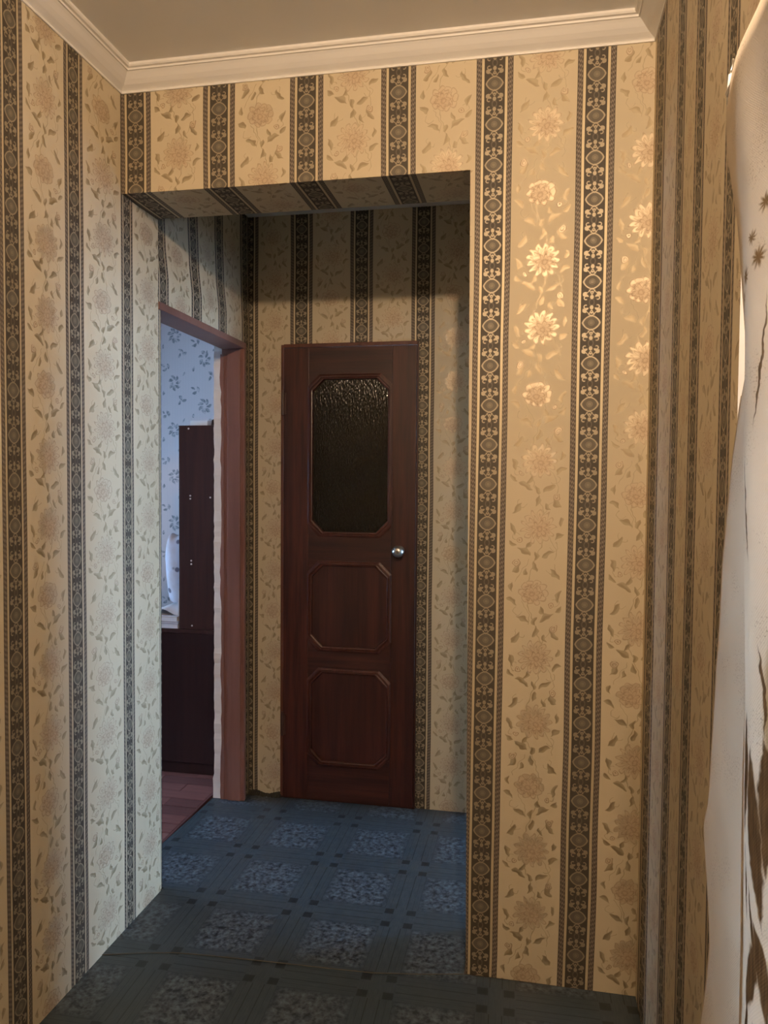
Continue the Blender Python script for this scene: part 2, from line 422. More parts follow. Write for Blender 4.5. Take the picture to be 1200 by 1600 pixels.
# ------------------------------------------------------------------ mesh helpers
def link(o, parent=None):
    COL.objects.link(o)
    if parent is not None: o.parent = parent
    return o
def obj_bm(name, bm, mat, parent=None, smooth=False):
    me = bpy.data.meshes.new(name); bmesh.ops.recalc_face_normals(bm, faces=bm.faces[:]); bm.to_mesh(me); bm.free()
    if mat: me.materials.append(mat)
    if smooth:
        for p in me.polygons: p.use_smooth = True
    return link(bpy.data.objects.new(name, me), parent)
def empty(name, loc=(0, 0, 0), parent=None):
    o = bpy.data.objects.new(name, None); o.location = loc; o.empty_display_size = .05
    return link(o, parent)
def tag(o, label=None, cat=None, group=None, kind=None):
    if label: o['label'] = label
    if cat: o['category'] = cat
    if group: o['group'] = group
    if kind: o['kind'] = kind
    return o
def add_box(bm, x0, x1, y0, y1, z0, z1, bev=0.0):
    r = bmesh.ops.create_cube(bm, size=1)
    for v in r['verts']:
        v.co = Vector((x0 + (v.co.x+.5)*(x1-x0), y0 + (v.co.y+.5)*(y1-y0), z0 + (v.co.z+.5)*(z1-z0)))
    if bev:
        es = list({e for v in r['verts'] for e in v.link_edges})
        bmesh.ops.bevel(bm, geom=es, offset=bev, segments=2, affect='EDGES', profile=.6)
def box(name, x0, x1, y0, y1, z0, z1, mat, parent=None, bev=0.0):
    bm = bmesh.new(); add_box(bm, x0, x1, y0, y1, z0, z1, bev)
    return obj_bm(name, bm, mat, parent)
def prism_y(bm, pts, y0, y1, bev=0.0):
    """polygon in x,z extruded along y"""
    a = [bm.verts.new((x, y0, z)) for x, z in pts]; b = [bm.verts.new((x, y1, z)) for x, z in pts]
    fs = [bm.faces.new(a), bm.faces.new(b[::-1])]
    n = len(pts)
    for i in range(n): fs.append(bm.faces.new((a[i], b[i], b[(i+1) % n], a[(i+1) % n])))
    if bev: bmesh.ops.bevel(bm, geom=[e for e in fs[0].edges], offset=bev, segments=2, affect='EDGES')
def tube(bm, pts, r, seg=8):
    pts = [Vector(p) for p in pts]; rings = []
    for i, p in enumerate(pts):
        d = (pts[min(i+1, len(pts)-1)] - pts[max(i-1, 0)]).normalized()
        up = Vector((0, 0, 1)) if abs(d.z) < .9 else Vector((1, 0, 0))
        a = d.cross(up).normalized(); b = d.cross(a)
        rings.append([bm.verts.new(p + (a*math.cos(t) + b*math.sin(t))*r) for t in (2*math.pi*k/seg for k in range(seg))])
    for q in range(len(rings)-1):
        for k in range(seg): bm.faces.new((rings[q][k], rings[q][(k+1) % seg], rings[q+1][(k+1) % seg], rings[q+1][k]))
    bm.faces.new(rings[0]); bm.faces.new(rings[-1][::-1])
def lathe_y(bm, prof, cx, cz, seg=28):
    """profile (radius, y) turned round an axis along y"""
    rings = [[bm.verts.new((cx + r*math.cos(t), y, cz + r*math.sin(t))) for t in (2*math.pi*k/seg for k in range(seg))] for r, y in prof]
    for q in range(len(rings)-1):
        for k in range(seg): bm.faces.new((rings[q][k], rings[q][(k+1) % seg], rings[q+1][(k+1) % seg], rings[q+1][k]))
    bm.faces.new(rings[0]); bm.faces.new(rings[-1][::-1])
def interp(tab, t):
    if t <= tab[0][0]: a, b = tab[0], tab[1]
    elif t >= tab[-1][0]: a, b = tab[-2], tab[-1]
    else:
        for a, b in zip(tab, tab[1:]):
            if a[0] <= t <= b[0]: break
    return a[1] + (b[1]-a[1])*(t-a[0])/(b[0]-a[0])
def papered(o, umap, vmap=None):
    """UV in metres: umap(co, normal) -> u; default v = z, or the depth on level faces"""
    me = o.data; uvl = me.uv_layers.new(name='UVMap')
    for p in me.polygons:
        for li in p.loop_indices:
            co = me.vertices[me.loops[li].vertex_index].co
            uvl.data[li].uv = (umap(co, p.normal), (co.z if abs(p.normal.z) < .6 else 2.254 - co.y) if vmap is None else vmap(co, p.normal))
    return o
def structure(o): o['kind'] = 'structure'; return o
def slab_grid(bm, origin, du, dv, us, vs, skip, thick):
    """a wall of cells (us x vs breakpoints), cells in skip left open; thick = vector through the wall"""
    O, DU, DV, T = Vector(origin), Vector(du), Vector(dv), Vector(thick)
    vf, vb = {}, {}
    def g(i, j):
        if (i, j) not in vf:
            p = O + DU*us[i] + DV*vs[j]; vf[i, j] = bm.verts.new(p); vb[i, j] = bm.verts.new(p + T)
        return vf[i, j], vb[i, j]
    nu, nv = len(us)-1, len(vs)-1
    solid = lambda i, j: 0 <= i < nu and 0 <= j < nv and (i, j) not in skip
    for i in range(nu):
        for j in range(nv):
            if not solid(i, j): continue
            c = [g(i, j), g(i+1, j), g(i+1, j+1), g(i, j+1)]
            bm.faces.new([k[0] for k in c]); bm.faces.new([k[1] for k in c][::-1])
            for (a, b2, di, dj) in ((0, 1, 0, -1), (1, 2, 1, 0), (2, 3, 0, 1), (3, 0, -1, 0)):
                if not solid(i+di, j+dj): bm.faces.new((c[a][0], c[a][1], c[b2][1], c[b2][0]))

# ------------------------------------------------------------------ the setting
HC, HB, HCEIL, W_, R_, YP, YF = 2.548, 2.254, 2.605, 1.0425, 1.520, 0.2228, 1.0574
YREAR, XC, XE, YE = -4.2, 4.0, 1.18, 3.0
# left wall, running on as the pier of the opening
UL = ((-4.2, -3.66), (-.54, 0), (-.452, .098), (-.286, .265), (-.202, .363), (-.006, .53), (.060, .628), (.2228, .78))
bm = bmesh.new()
ys = [YREAR, -3, -2, -1.2, -.54, -.452, -.286, -.202, -.006, .060, YP]
slab_grid(bm, (0, 0, 0), (0, 1, 0), (0, 0, 1), ys, [0, HB, HCEIL+.05], {(9, 1), (10, 1)}, (-.13, 0, 0))
wl = structure(papered(obj_bm('wall_left', bm, M['paper']), lambda c, n: interp(UL, c.y) if abs(n.x) > .5 else .8 + c.x))
# back wall with the wide opening (beam + right part)
bm = bmesh.new()
prism_y(bm, [(-.13, HB+.003), (.4, HB), (W_, HB), (W_+.006, 1.2), (W_+.014, 0), (XC+.1, 0), (XC+.1, HCEIL+.05), (-.13, HCEIL+.05)], 0, YP)
def ub(c, n):
    if abs(n.x) > .7: return 1.047 + .004 + c.y*.9
    return c.x*1.003 + .004 - .006*(c.z - 1.3)*c.x/1.4
wb = structure(papered(obj_bm('wall_back', bm, M['paper']), ub, lambda c, n: c.z if abs(n.z) < .6 else HB - c.y))
# corridor, left wall above and beyond the doorway
DY0, DY1, LT = .245, .972, 1.985
UCL = ((.2, -.03), (.223, 0), (.300, .098), (.476, .265), (.563, .363), (.716, .53), (.798, .628), (.965, .795), (1.06, .900), (2.7, 2.5))
bm = bmesh.new()
slab_grid(bm, (-.006, 0, 0), (0, 1, 0), (0, 0, 1), [YP, DY0, .300, .476, .563, .716, .798, DY1+.012, 1.0574+.1], [0, LT, 2.08, 2.18, 2.36, 2.62], {(i, 0) for i in range(1, 7)}, (-.124, 0, 0))
for v in bm.verts:
    if v.co.x > -.05:
        bul = {LT: .004, 2.08: .004, 2.18: -.006, 2.36: -.012, 2.62: -.012, 0: 0}
        v.co.x += min(bul.items(), key=lambda k: abs(k[0]-v.co.z))[1]*(1 if v.co.y < .9 else .4)
wc = structure(papered(obj_bm('wall_corridor_left', bm, M['paper']), lambda c, n: interp(UCL, c.y) if abs(n.x) > .5 else .03))
# far wall of the corridor with the hole for the panelled door
DX0, DX1, DT = .143, .746, 1.9875
UF = ((-.3, -.5), (-.060, -.265), (.035, -.167), (.182, 0), (2, 1.818))
bm = bmesh.new()
slab_grid(bm, (0, YF, 0), (1, 0, 0), (0, 0, 1), [-.13, .035, DX0+.004, .182, .5, DX1-.004, 1.0, XE], [0, DT-.004, 2.62], {(2, 0), (3, 0), (4, 0)}, (0, .12, 0))
structure(papered(obj_bm('wall_corridor_far', bm, M['paper']), lambda c, n: interp(UF, c.x)))
bm = bmesh.new()
slab_grid(bm, (XC, 0, 0), (0, 1, 0), (0, 0, 1), [YP, WIN3['y0'], WIN3['y1'], YE], [0, WIN3['z0'], WIN3['z1'], 2.62], {(1, 1)}, (.15, 0, 0))
structure(papered(obj_bm('wall_end_room_right', bm, M['paper']), lambda c, n: c.y))
bm = bmesh.new(); add_box(bm, XE-.1, XE, YF+.12, YE, 0, 2.62); add_box(bm, XE-.1, XE, YP, YF, 1.80, 2.62)  # second box: unseen low lintel, added to keep daylight off the upper walls
structure(papered(obj_bm('wall_end_room_left_shade_lintel', bm, M['paper']), lambda c, n: c.y))
bm = bmesh.new(); add_box(bm, XE-.1, XC+.15, YE, YE+.1, 0, 2.62)
structure(papered(obj_bm('wall_end_room_far', bm, M['paper']), lambda c, n: c.x))
# right wall with the window opening
UR = ((-.30, -.30), (0, -.02), (.03, 0), (.180, .098), (.342, .265), (.436, .363), (.546, .53), (.636, .628), (.797, .795), (.873, .893), (4.5, 4.5))
bm = bmesh.new()
yb = [YREAR, -3, WIN['y0'], -1.5, WIN['y1'], -.873, -.797, -.636, -.546, -.436, -.342, -.180, -.03, 0]
zb = [0, WIN['z0'], WIN['z1'], HCEIL+.05]
slab_grid(bm, (R_, 0, 0), (0, 1, 0), (0, 0, 1), yb, zb, {(2, 1), (3, 1)}, (.38, 0, 0))
for v in bm.verts:                       # splayed reveals
    if v.co.x > R_ + .1:
        if abs(v.co.y - WIN['y1']) < 1e-4: v.co.y = WIN['o1']
        elif abs(v.co.y - WIN['y0']) < 1e-4: v.co.y = WIN['o0']
wr = papered(obj_bm('wall_right', bm, M['paper']), lambda c, n: interp(UR, -c.y))
wr.data.materials.append(M['plaster'])
for p in wr.data.polygons:
    if abs(p.normal.x) < .5 or p.center.x > R_ + .1: p.material_index = 1
structure(wr)
bm = bmesh.new(); add_box(bm, -.13, R_+.34, YREAR-.1, YREAR, 0, HCEIL+.05)
structure(papered(obj_bm('wall_rear', bm, M['paper']), lambda c, n: c.x))
structure(box('ceiling', -.13, R_+.34, YREAR, .1, HCEIL, HCEIL+.05, M['ceiling']))
structure(box('ceiling', -.12, XC+.15, YP+.0, YE+.1, 2.543, 2.60, M['ceiling']))
# cornice
def cornice(name, p0, p1, inward, m0, m1):
    """profile swept from p0 to p1 along a wall; m0/m1: how far the mitre runs per unit of projection"""
    prof = [(0, 0), (.004, 0), (.005, .004), (.003, .007), (.006, .009), (.011, .012), (.019, .017), (.030, .026), (.040, .036), (.046, .041), (.050, .041), (.051, .046), (.058, .047), (.061, .051), (.061, .0575), (0, .0575)]
    p0, p1, n = Vector(p0), Vector(p1), Vector(inward); d = (p1-p0).normalized()
    bm = bmesh.new(); a = []; b = []
    for q, h in prof:
        a.append(bm.verts.new(p0 + n*q + d*(m0*q) + Vector((0, 0, h)))); b.append(bm.verts.new(p1 + n*q + d*(m1*q) + Vector((0, 0, h))))
    k = len(prof)
    for i in range(k): bm.faces.new((a[i], b[i], b[(i+1) % k], a[(i+1) % k]))
    bm.faces.new(a); bm.faces.new(b[::-1])
    return structure(obj_bm(name, bm, M['cornice']))
cornice('trim_1', (0, YREAR, HC), (0, 0, HC), (1, 0, 0), 0, -1)
cornice('trim_2', (0, 0, HC), (R_, 0, HC), (0, -1, 0), 1, -1)
cornice('trim_3', (R_, 0, HC), (R_, YREAR, HC), (-1, 0, 0), 1, 0)
# floor slab with two linoleum sheets on it
fl_o = structure(box('floor', -.14, XC+.15, YREAR-.1, YE+.1, -.08, -.004, simple('floor slab', (.12, .10, .09), .8)))
def sheet(name, pts, z, th, off, parent):
    bm = bmesh.new()
    a = [bm.verts.new((x, y, z)) for x, y in pts]; b = [bm.verts.new((x, y, z-th)) for x, y in pts]
    bm.faces.new(a); bm.faces.new(b[::-1]); n = len(pts)
    for i in range(n): bm.faces.new((a[i], a[(i+1) % n], b[(i+1) % n], b[i]))
    o = obj_bm(name, bm, M['lino'], parent)
    return papered(o, lambda c, nn: c.x + off[0] + .03*c.y*off[2], lambda c, nn: c.y + off[1] - .012*c.x)
sheet('linoleum_sheet', [(.0, YREAR), (R_, YREAR), (R_, 0), (1.05, -.004), (.80, -.052), (.45, -.066), (.2, -.082), (.0, -.135)], .0, .004, (.004, .006, 1), fl_o)
sheet('linoleum_sheet', [(0, -.135), (.2, -.082), (.45, -.066), (.80, -.052), (1.05, -.004), (1.06, YP), (XC, YP), (XC, YE), (XE, YE), (XE, YF), (0, YF), (-.004, DY1), (-.141, DY1+.01), (-.157, .519), (-.16, DY0), (0, DY0)], .0018, .0058, (0, 0, 0), fl_o)
bm = bmesh.new(); 
pts = [(.0, -.135), (.1, -.106), (.2, -.082), (.32, -.073), (.45, -.066), (.62, -.060), (.80, -.052), (.93, -.030), (1.05, -.004)]
tube(bm, [(x, y, .0014) for x, y in pts], .0013, 6)
tag(obj_bm('sheet_edge', bm, simple('worn linoleum edge', (.09, .08, .06), .7), fl_o))
# room through the doorway
Y2, X2 = 2.75, -3.2
for nm, (x0, x1, y0, y1, z0, z1), mt in (('wall_side_room_far', (X2-.2, -.13, Y2, Y2+.1, 0, 2.62), M['leafpaper']), ('wall_side_room_near', (X2-.2, -.13, -1.7, -1.6, 0, 2.62), M['leafpaper'])):
    structure(papered(box(nm, x0, x1, y0, y1, z0, z1, mt), lambda c, n: c.x))
bm = bmesh.new()
slab_grid(bm, (X2, 0, 0), (0, 1, 0), (0, 0, 1), [-1.6, WIN2['y0'], WIN2['y1'], Y2], [0, WIN2['z0'], WIN2['z1'], 2.62], {(1, 1)}, (-.2, 0, 0))
structure(papered(obj_bm('wall_side_room_left', bm, M['leafpaper']), lambda c, n: c.y))
bm = bmesh.new(); add_box(bm, -.155, -.131, -1.6, DY0-.02, 0, 2.62); add_box(bm, -.155, -.131, DY1+.07, Y2, 0, 2.62); add_box(bm, -.155, -.131, DY0-.02, DY1+.07, 2.03, 2.62)
add_box(bm, -.131, -.02, YF+.12, Y2, 0, 2.62)
structure(papered(obj_bm('wall_side_room_right', bm, M['leafpaper']), lambda c, n: c.y))
structure(box('ceiling', X2-.2, -.13, -1.7, Y2+.1, 2.6, 2.66, M['ceiling']))
fl2 = structure(box('floor', X2-.2, -.14, -1.7, Y2+.1, -.08, -.012, M['black']))
planks = [wood('worn red plank', (.13, .045, .038), (.20, .080, .066), 0, .5), wood('dark red plank', (.085, .030, .026), (.14, .052, .044), 0, .5), wood('greyed red plank', (.17, .075, .066), (.24, .115, .10), 0, .5)]
bmp = bmesh.new(); add_box(bmp, 0, .297, 0, .0765, -.012, 0, .0012)
pm = []
for k in range(3):
    me = bpy.data.meshes.new('plank'); bmp.to_mesh(me); me.materials.append(planks[k]); pm.append(me)
bmp.free()
for r in range(-4, 34):
    x = -.169
    for k in range(7):
        half = k == 0 and r % 2
        ln = .1485 if half else .297
        x -= ln + .0015
        o = bpy.data.objects.new('plank', pm[random.choice((0, 0, 1, 2))]); o.location = (x, r*.0785, random.uniform(-.001, .001)); link(o, fl2)
        if half: o.scale.x = .5
box('edge_board', -.168, -.158, -1.5, Y2, -.012, .001, planks[1], fl2)

# ------------------------------------------------------------------ doorway frame of the side room
t = structure(empty('trim_4', (-.05, DY1, 0)))
def child(o, root):
    o.parent = root; o.matrix_parent_inverse = Matrix.Translation(-root.location); return o
def chb(name, *a, root, bev=.002): return child(box(name, *a, bev=bev), root)
chb('jamb', -.098, .004, DY1, DY1+.022, 0, LT-.02, M['jamb'], root=t)
chb('jamb', -.110, -.026, DY0-.022, DY0, 0, LT-.02, M['jamb'], root=t)
chb('header', -.098, .005, DY0-.022, DY1+.022, LT-.022, LT+.004, M['jamb'], root=t)
chb('stop', -.070, -.012, DY1-.006, DY1+.001, 0, LT-.022, M['jamb'], root=t, bev=.0015)
chb('stop', -.070, -.012, DY0, DY0+.006, 0, LT-.022, M['jamb'], root=t, bev=.0015)
# rough plaster at the far reveal, left unpainted
bm = bmesh.new()
rows = 90; prev = None
for i in range(rows+1):
    z = 2.0*i/rows
    e = -.098 + random.uniform(-.0035, .0035)
    y = DY1 + .006 + random.uniform(-.003, .003)
    ring = [bm.verts.new(p) for p in ((e, y, z), (-.136 - (.006 if z < .1 else 0), y - .002 + random.uniform(-.002, .002), z), (-.136, DY1+.09, z), (e, DY1+.09, z))]
    if prev:
        for k in range(4): bm.faces.new((prev[k], prev[(k+1) % 4], ring[(k+1) % 4], ring[k]))
    else: bm.faces.new(ring)
    prev = ring
bm.faces.new(prev[::-1])
child(obj_bm('plaster_edge', bm, M['plaster']), t)
# torn paint along the jamb edge
bm = bmesh.new(); prev = None
for i in range(61):
    z = 1.94*i/60
    e = -.099 - abs(random.gauss(0, .0022)) - (.004 if (i//7) % 4 == 0 else 0)
    ring = [bm.verts.new(p) for p in ((-.088, DY1-.0025, z), (e, DY1-.002, z), (e, DY1+.01, z), (-.088, DY1+.01, z))]
    if prev:
        for k in range(4): bm.faces.new((prev[k], prev[(k+1) % 4], ring[(k+1) % 4], ring[k]))
    else: bm.faces.new(ring)
    prev = ring
bm.faces.new(prev[::-1])
child(obj_bm('worn_strip', bm, M['jamb']), t)

# ------------------------------------------------------------------ panelled door at the end of the corridor
D = structure(empty('door_1', ((DX0+DX1)/2, YF, 0)))
tag(D, 'dark red varnished panelled door with ribbed glass pane', 'door')
YD0, YD1 = YF-.014, YF+.026
SX0, SX1, SX2, SX3 = DX0+.014, .270, .634, DX1-.008
ZT = DT-.016
CH = .050
GZ0, GZ1, MZ0, MZ1, BZ0, BZ1 = 1.165, 1.852, .668, 1.052, .165, .585
chb('stile', SX0, SX1-.0006, YD0, YD1, .008, ZT, M['door_v'], root=D, bev=.0015)
chb('stile', SX2+.0006, SX3, YD0, YD1, .008, ZT, M['door_v'], root=D, bev=.0015)
def rail(z0, z1, up, down):
    pts = []
    lo = [(SX1, z0)] + ([] if not down else [])
    if down: lo = [(SX1, z0-CH), (SX1+CH, z0), (SX2-CH, z0), (SX2, z0-CH)]
    else: lo = [(SX1, z0), (SX2, z0)]
    if up: hi = [(SX2, z1+CH), (SX2-CH, z1), (SX1+CH, z1), (SX1, z1+CH)]
    else: hi = [(SX2, z1), (SX1, z1)]
    bm = bmesh.new(); prism_y(bm, lo+hi, YD0+.0005, YD1)
    child(obj_bm('rail', bm, M['door_h']), D)
rail(GZ1, ZT, False, True); rail(MZ1, GZ0, True, True); rail(BZ1, MZ0, True, True); rail(.008, BZ0, True, False)
def octa(x0, x1, z0, z1, c): return [(x0+c, z0), (x1-c, z0), (x1, z0+c), (x1, z1-c), (x1-c, z1), (x0+c, z1), (x0, z1-c), (x0, z0+c)]
def moulding(x0, x1, z0, z1, proud):
    """stepped octagonal moulding round an opening"""
    steps = [(-.004, 0), (-.004, -.004*proud), (.002, -.008*proud), (.007, -.0085*proud), (.009, -.004*proud), (.012, -.006*proud), (.016, -.004*proud), (.018, .010), (.018, .014)]
    bm = bmesh.new(); loops = []
    for ins, dy in steps:
        loops.append([bm.verts.new((x, YD0+dy, z)) for x, z in octa(x0+ins, x1-ins, z0+ins, z1-ins, CH+ins*.0 - (.0 if ins < 0 else ins*.414*.0))])
    for a, b in zip(loops, loops[1:]):
        for k in range(8): bm.faces.new((a[k], a[(k+1) % 8], b[(k+1) % 8], b[k]))
    child(obj_bm('moulding', bm, M['door_edge'] if False else M['mould']), D)
M['mould'] = wood('varnished moulding', (.045, .012, .007), (.085, .024, .014), 2, .34)
def panel(name, x0, x1, z0, z1, y, th, mat, raise_=0.0):
    bm = bmesh.new(); prism_y(bm, octa(x0, x1, z0, z1, CH), y, y+th)
    return child(obj_bm(name, bm, mat), D)
moulding(SX1, SX2, GZ0, GZ1, .6); moulding(SX1, SX2, MZ0, MZ1, 1.0); moulding(SX1, SX2, BZ0, BZ1, 1.0)
M['panelwood'] = wood('varnished panel wood', (.030, .007, .0045), (.072, .018, .011), 2, .40, .7)
panel('panel', SX1+.001, SX2-.001, MZ0+.001, MZ1-.001, YD0+.006, .016, M['panelwood'])
panel('panel', SX1+.001, SX2-.001, BZ0+.001, BZ1-.001, YD0+.006, .016, M['panelwood'])
tag(panel('glass_pane', SX1+.002, SX2-.002, GZ0+.002, GZ1-.002, YD0+.012, .006, M['rain']), 'dark ribbed glass pane')
panel('backing', SX1+.002, SX2-.002, GZ0+.002, GZ1-.002, YD0+.030, .006, M['black'])
# frame of the door
chb('frame', DX0, DX0+.012, YF-.010, YF+.06, 0, DT, M['door_edge'], root=D)
chb('frame', DX1-.007, DX1, YF-.010, YF+.06, 0, DT, M['door_v'], root=D)
chb('frame', DX0+.012, DX1-.007, YF-.012, YF+.06, DT-.014, DT+.002, M['door_edge'], root=D)
chb('threshold', DX0, DX1, YF-.012, YF+.10, .0019, .009, M['door_h'], root=D)
bm = bmesh.new()
kx, kz = .672, 1.108
lathe_y(bm, [(.0215, YD0), (.0215, YD0-.003), (.017, YD0-.006), (.009, YD0-.008), (.0085, YD0-.022), (.016, YD0-.026), (.0235, YD0-.034), (.0255, YD0-.044), (.0235, YD0-.053), (.016, YD0-.060), (.008, YD0-.0625)], kx, kz)
kn = child(obj_bm('knob', bm, M['metal'], smooth=True), D); kn['label'] = 'round satin steel knob'
bm = bmesh.new(); lathe_y(bm, [(.0065, YD0-.0615), (.0065, YD0-.0640), (.005, YD0-.0645)], kx, kz, 16); add_box(bm, kx-.001, kx+.001, YD0-.0655, YD0-.064, kz-.004, kz+.004)
lk = obj_bm('lock_cylinder', bm, simple('dark steel', (.22, .21, .2), .4, metal=1.0)); lk.parent = kn
for hz in (1.735, .33):
    bm = bmesh.new(); tube(bm, [(DX0+.013, YD0-.006, hz-.048), (DX0+.013, YD0-.006, hz+.048)], .0065, 10); tube(bm, [(DX0+.013, YD0-.006, hz+.048), (DX0+.013, YD0-.006, hz+.056)], .0045, 10)
    add_box(bm, DX0+.013, DX0+.026, YD0-.003, YD0+.001, hz-.046, hz+.046)
    child(obj_bm('hinge', bm, M['iron'], smooth=False), D)
# grime along the foot of the far wall
bm = bmesh.new(); prev = None
for i in range(41):
    x = -.005 + (DX0+.01)*i/40
    h = .010 + .006*math.sin(i*.21) + random.uniform(0, .004)
    ring = [bm.verts.new(p) for p in ((x, YF-.018-random.uniform(0, .012), .002), (x, YF-.006, h), (x, YF+.002, h+.004), (x, YF+.002, .001))]
    if prev:
        for k in range(4): bm.faces.new((prev[k], prev[(k+1) % 4], ring[(k+1) % 4], ring[k]))
    else: bm.faces.new(ring)
    prev = ring
bm.faces.new(prev[::-1])
bb = structure(obj_bm('grime_far', bm, M['grub']))

# ------------------------------------------------------------------ windows (frames, panes) and the sill
def window(name, x, y0, y1, z0, z1, sash=2, th=.05):
    r = structure(empty(name, (x, (y0+y1)/2, z0)))
    f = .05
    for a in ((x, x+th, y0, y0+f, z0, z1), (x, x+th, y1-f, y1, z0, z1), (x, x+th, y0+f, y1-f, z0, z0+f), (x, x+th, y0+f, y1-f, z1-f, z1)): chb('window_frame', *a, M['white'], root=r)
    for k in range(1, sash):
        m = y0 + (y1-y0)*k/sash; chb('mullion', x, x+th, m-.03, m+.03, z0+f, z1-f, M['white'], root=r)
    for k in range(sash):
        a = y0 + (y1-y0)*k/sash + (f if k == 0 else .03); b = y0 + (y1-y0)*(k+1)/sash - (f if k == sash-1 else .03)
        chb('pane', x+.022, x+.026, a, b, z0+f, z1-f, M['glass'], root=r, bev=0)
    return r
w1 = window('window_1', R_+.33, WIN['o0'], WIN['o1'], WIN['z0'], WIN['z1'], 1)
chb('window_sill', R_+.005, R_+.33, WIN['o0']-.02, WIN['o1']+.02, WIN['z0']+.001, WIN['z0']+.03, M['white'], root=w1)
window('window_3', XC+.09, WIN3['y0'], WIN3['y1'], WIN3['z0'], WIN3['z1'], 1)
window('window_2', X2-.14, WIN2['y0'], WIN2['y1'], WIN2['z0'], WIN2['z1'], 2)

# ------------------------------------------------------------------ cabinet in the side room
C = tag(empty('storage_cabinet', (-.36, 1.7, 0)), 'dark brown cabinet seen side on through the open doorway', 'cabinet')
CY0, CY1 = 1.195, 2.30
LX = -.640
chb('plinth', LX+.05, -.165, CY0+.02, CY1-.02, 0, .06, M['cabinet_dark'], root=C)
chb('foot', LX+.006, LX+.045, CY0+.005, CY0+.05, 0, .06, M['jamb'], root=C)
chb('lower_body', LX, -.160, CY0, CY1, .06, .680, M['cabinet_dark'], root=C)
chb('top_board', LX-.008, -.160, CY0-.006, CY1, .680, .697, M['cabinet'], root=C)
up = chb('side_panel', -.410, -.160, CY0+.004, CY0+.022, .6975, 1.655, M['cabinet'], root=C)
chb('side_panel', -.410, -.160, CY1-.022, CY1-.004, .6975, 1.655, M['cabinet'], root=C)
chb('top_panel', -.409, -.160, CY0+.022, CY1-.022, 1.636, 1.654, M['cabinet'], root=C)
chb('back_panel', -.168, -.160, CY0+.022, CY1-.022, .6975, 1.636, M['cabinet_dark'], root=C)
for z in (1.00, 1.32): chb('shelf', -.405, -.170, CY0+.022, CY1-.022, z, z+.018, M['cabinet'], root=C)
for k in range(3): 
    dd = chb('cupboard_door', LX-.018, LX-.001, CY0+.01+k*.362, CY0+.362+k*.362, .07, .672, M['cabinet'], root=C)
    kb = bmesh.new(); bmesh.ops.create_uvsphere(kb, u_segments=10, v_segments=6, radius=.012, matrix=Matrix.Translation((LX-.030, CY0+.06+k*.362, .40)))
    ko = obj_bm('knob', kb, M['metal'], smooth=True); ko.parent = dd; ko.matrix_parent_inverse = (dd.matrix_parent_inverse).copy(); ko.matrix_parent_inverse = Matrix.Translation(Vector((0, 0, 0)))
for (x, z) in ((-.352, 1.327), (-.352, 1.313), (-.348, 1.022), (-.348, 1.006), (-.345, .715), (-.36, 1.640), (-.252, 1.320)):
    kb = bmesh.new(); lathe_y(kb, [(.0042, CY0+.004), (.0042, CY0+.0022), (.003, CY0+.0016)], x, z, 10)
    ko = obj_bm('dowel_cap', kb, M['screw']); ko.parent = up
# things on the cabinet
def thing_box(name, x0, x1, y0, y1, z0, z1, mat, label, cat, group=None, bev=.002, rot=0):
    cx, cy = (x0+x1)/2, (y0+y1)/2
    bm = bmesh.new(); add_box(bm, x0-cx, x1-cx, y0-cy, y1-cy, 0, z1-z0, bev)
    o = obj_bm(name, bm, mat); o.location = (cx, cy, z0); o.rotation_euler.z = rot
    return tag(o, label, cat, group)
thing_box('carton', -.360, -.272, 1.215, 1.30, 1.6555, 1.679, M['white'], 'flat white carton lying on top of the brown cabinet', 'box')
# small dark gadget beside the carton
g = tag(empty('small_device', (-.248, 1.25, 1.6555)), 'small dark object with thin antenna beside the white carton', 'device')
bm = bmesh.new(); prism_y(bm, [(-.262, 1.6555), (-.225, 1.6555), (-.222, 1.675), (-.240, 1.690), (-.258, 1.682)], 1.23, 1.28, .002); child(obj_bm('body', bm, M['iron']), g)
bm = bmesh.new(); tube(bm, [(-.276, 1.245, 1.684), (-.258, 1.25, 1.682), (-.248, 1.25, 1.700)], .0025, 6); child(obj_bm('antenna', bm, M['screw']), g)
stack = [(.0, .020, (.70, .70, .74), 'thick white book at the bottom of the pile on the cabinet ledge'), (.004, .012, (.30, .29, .34), 'grey book second from the bottom of the ledge pile'), (-.003, .024, (.66, .62, .62), 'cream book third from the bottom of the ledge pile')]
z = .6975
for k, (dx, h, c, lab) in enumerate(stack):
    bk = tag(empty('book', (-.515+dx, 1.30, z)), lab, 'book', 'books piled on the cabinet ledge')
    mt = simple('book cover', c, .6); x0, x1 = -.615+dx, -.418+dx
    chb('cover', x0, x1, 1.20, 1.44, z+.0002, z+.003, mt, root=bk, bev=.0005); chb('cover', x0, x1, 1.20, 1.44, z+h-.003, z+h-.0002, mt, root=bk, bev=.0005)
    chb('pages', x0+.003, x1-.003, 1.203, 1.437, z+.003, z+h-.003, M['paperwhite'], root=bk, bev=0)
    z += h
# loose bent sheets on the pile
bm = bmesh.new(); n = 12; prev = None
for i in range(n+1):
    t_ = i/n; x = -.60 + .18*t_; zz = z + .002 + .030*math.sin(math.pi*t_)**2
    ring = [bm.verts.new((x, 1.215, zz)), bm.verts.new((x, 1.40, zz+.004)), bm.verts.new((x, 1.40, zz+.0055)), bm.verts.new((x, 1.215, zz+.0015))]
    if prev:
        for k in range(4): bm.faces.new((prev[k], prev[(k+1) % 4], ring[(k+1) % 4], ring[k]))
    prev = ring
tag(obj_bm('paper_sheet', bm, M['paperwhite'], smooth=True), 'bent white paper sheet lying on the book pile', 'paper')
thing_box('booklet', -.432, -.424, 1.23, 1.40, z+.003, z+.125, M['paperwhite'], 'thin white booklet standing upright against the cabinet side', 'booklet')
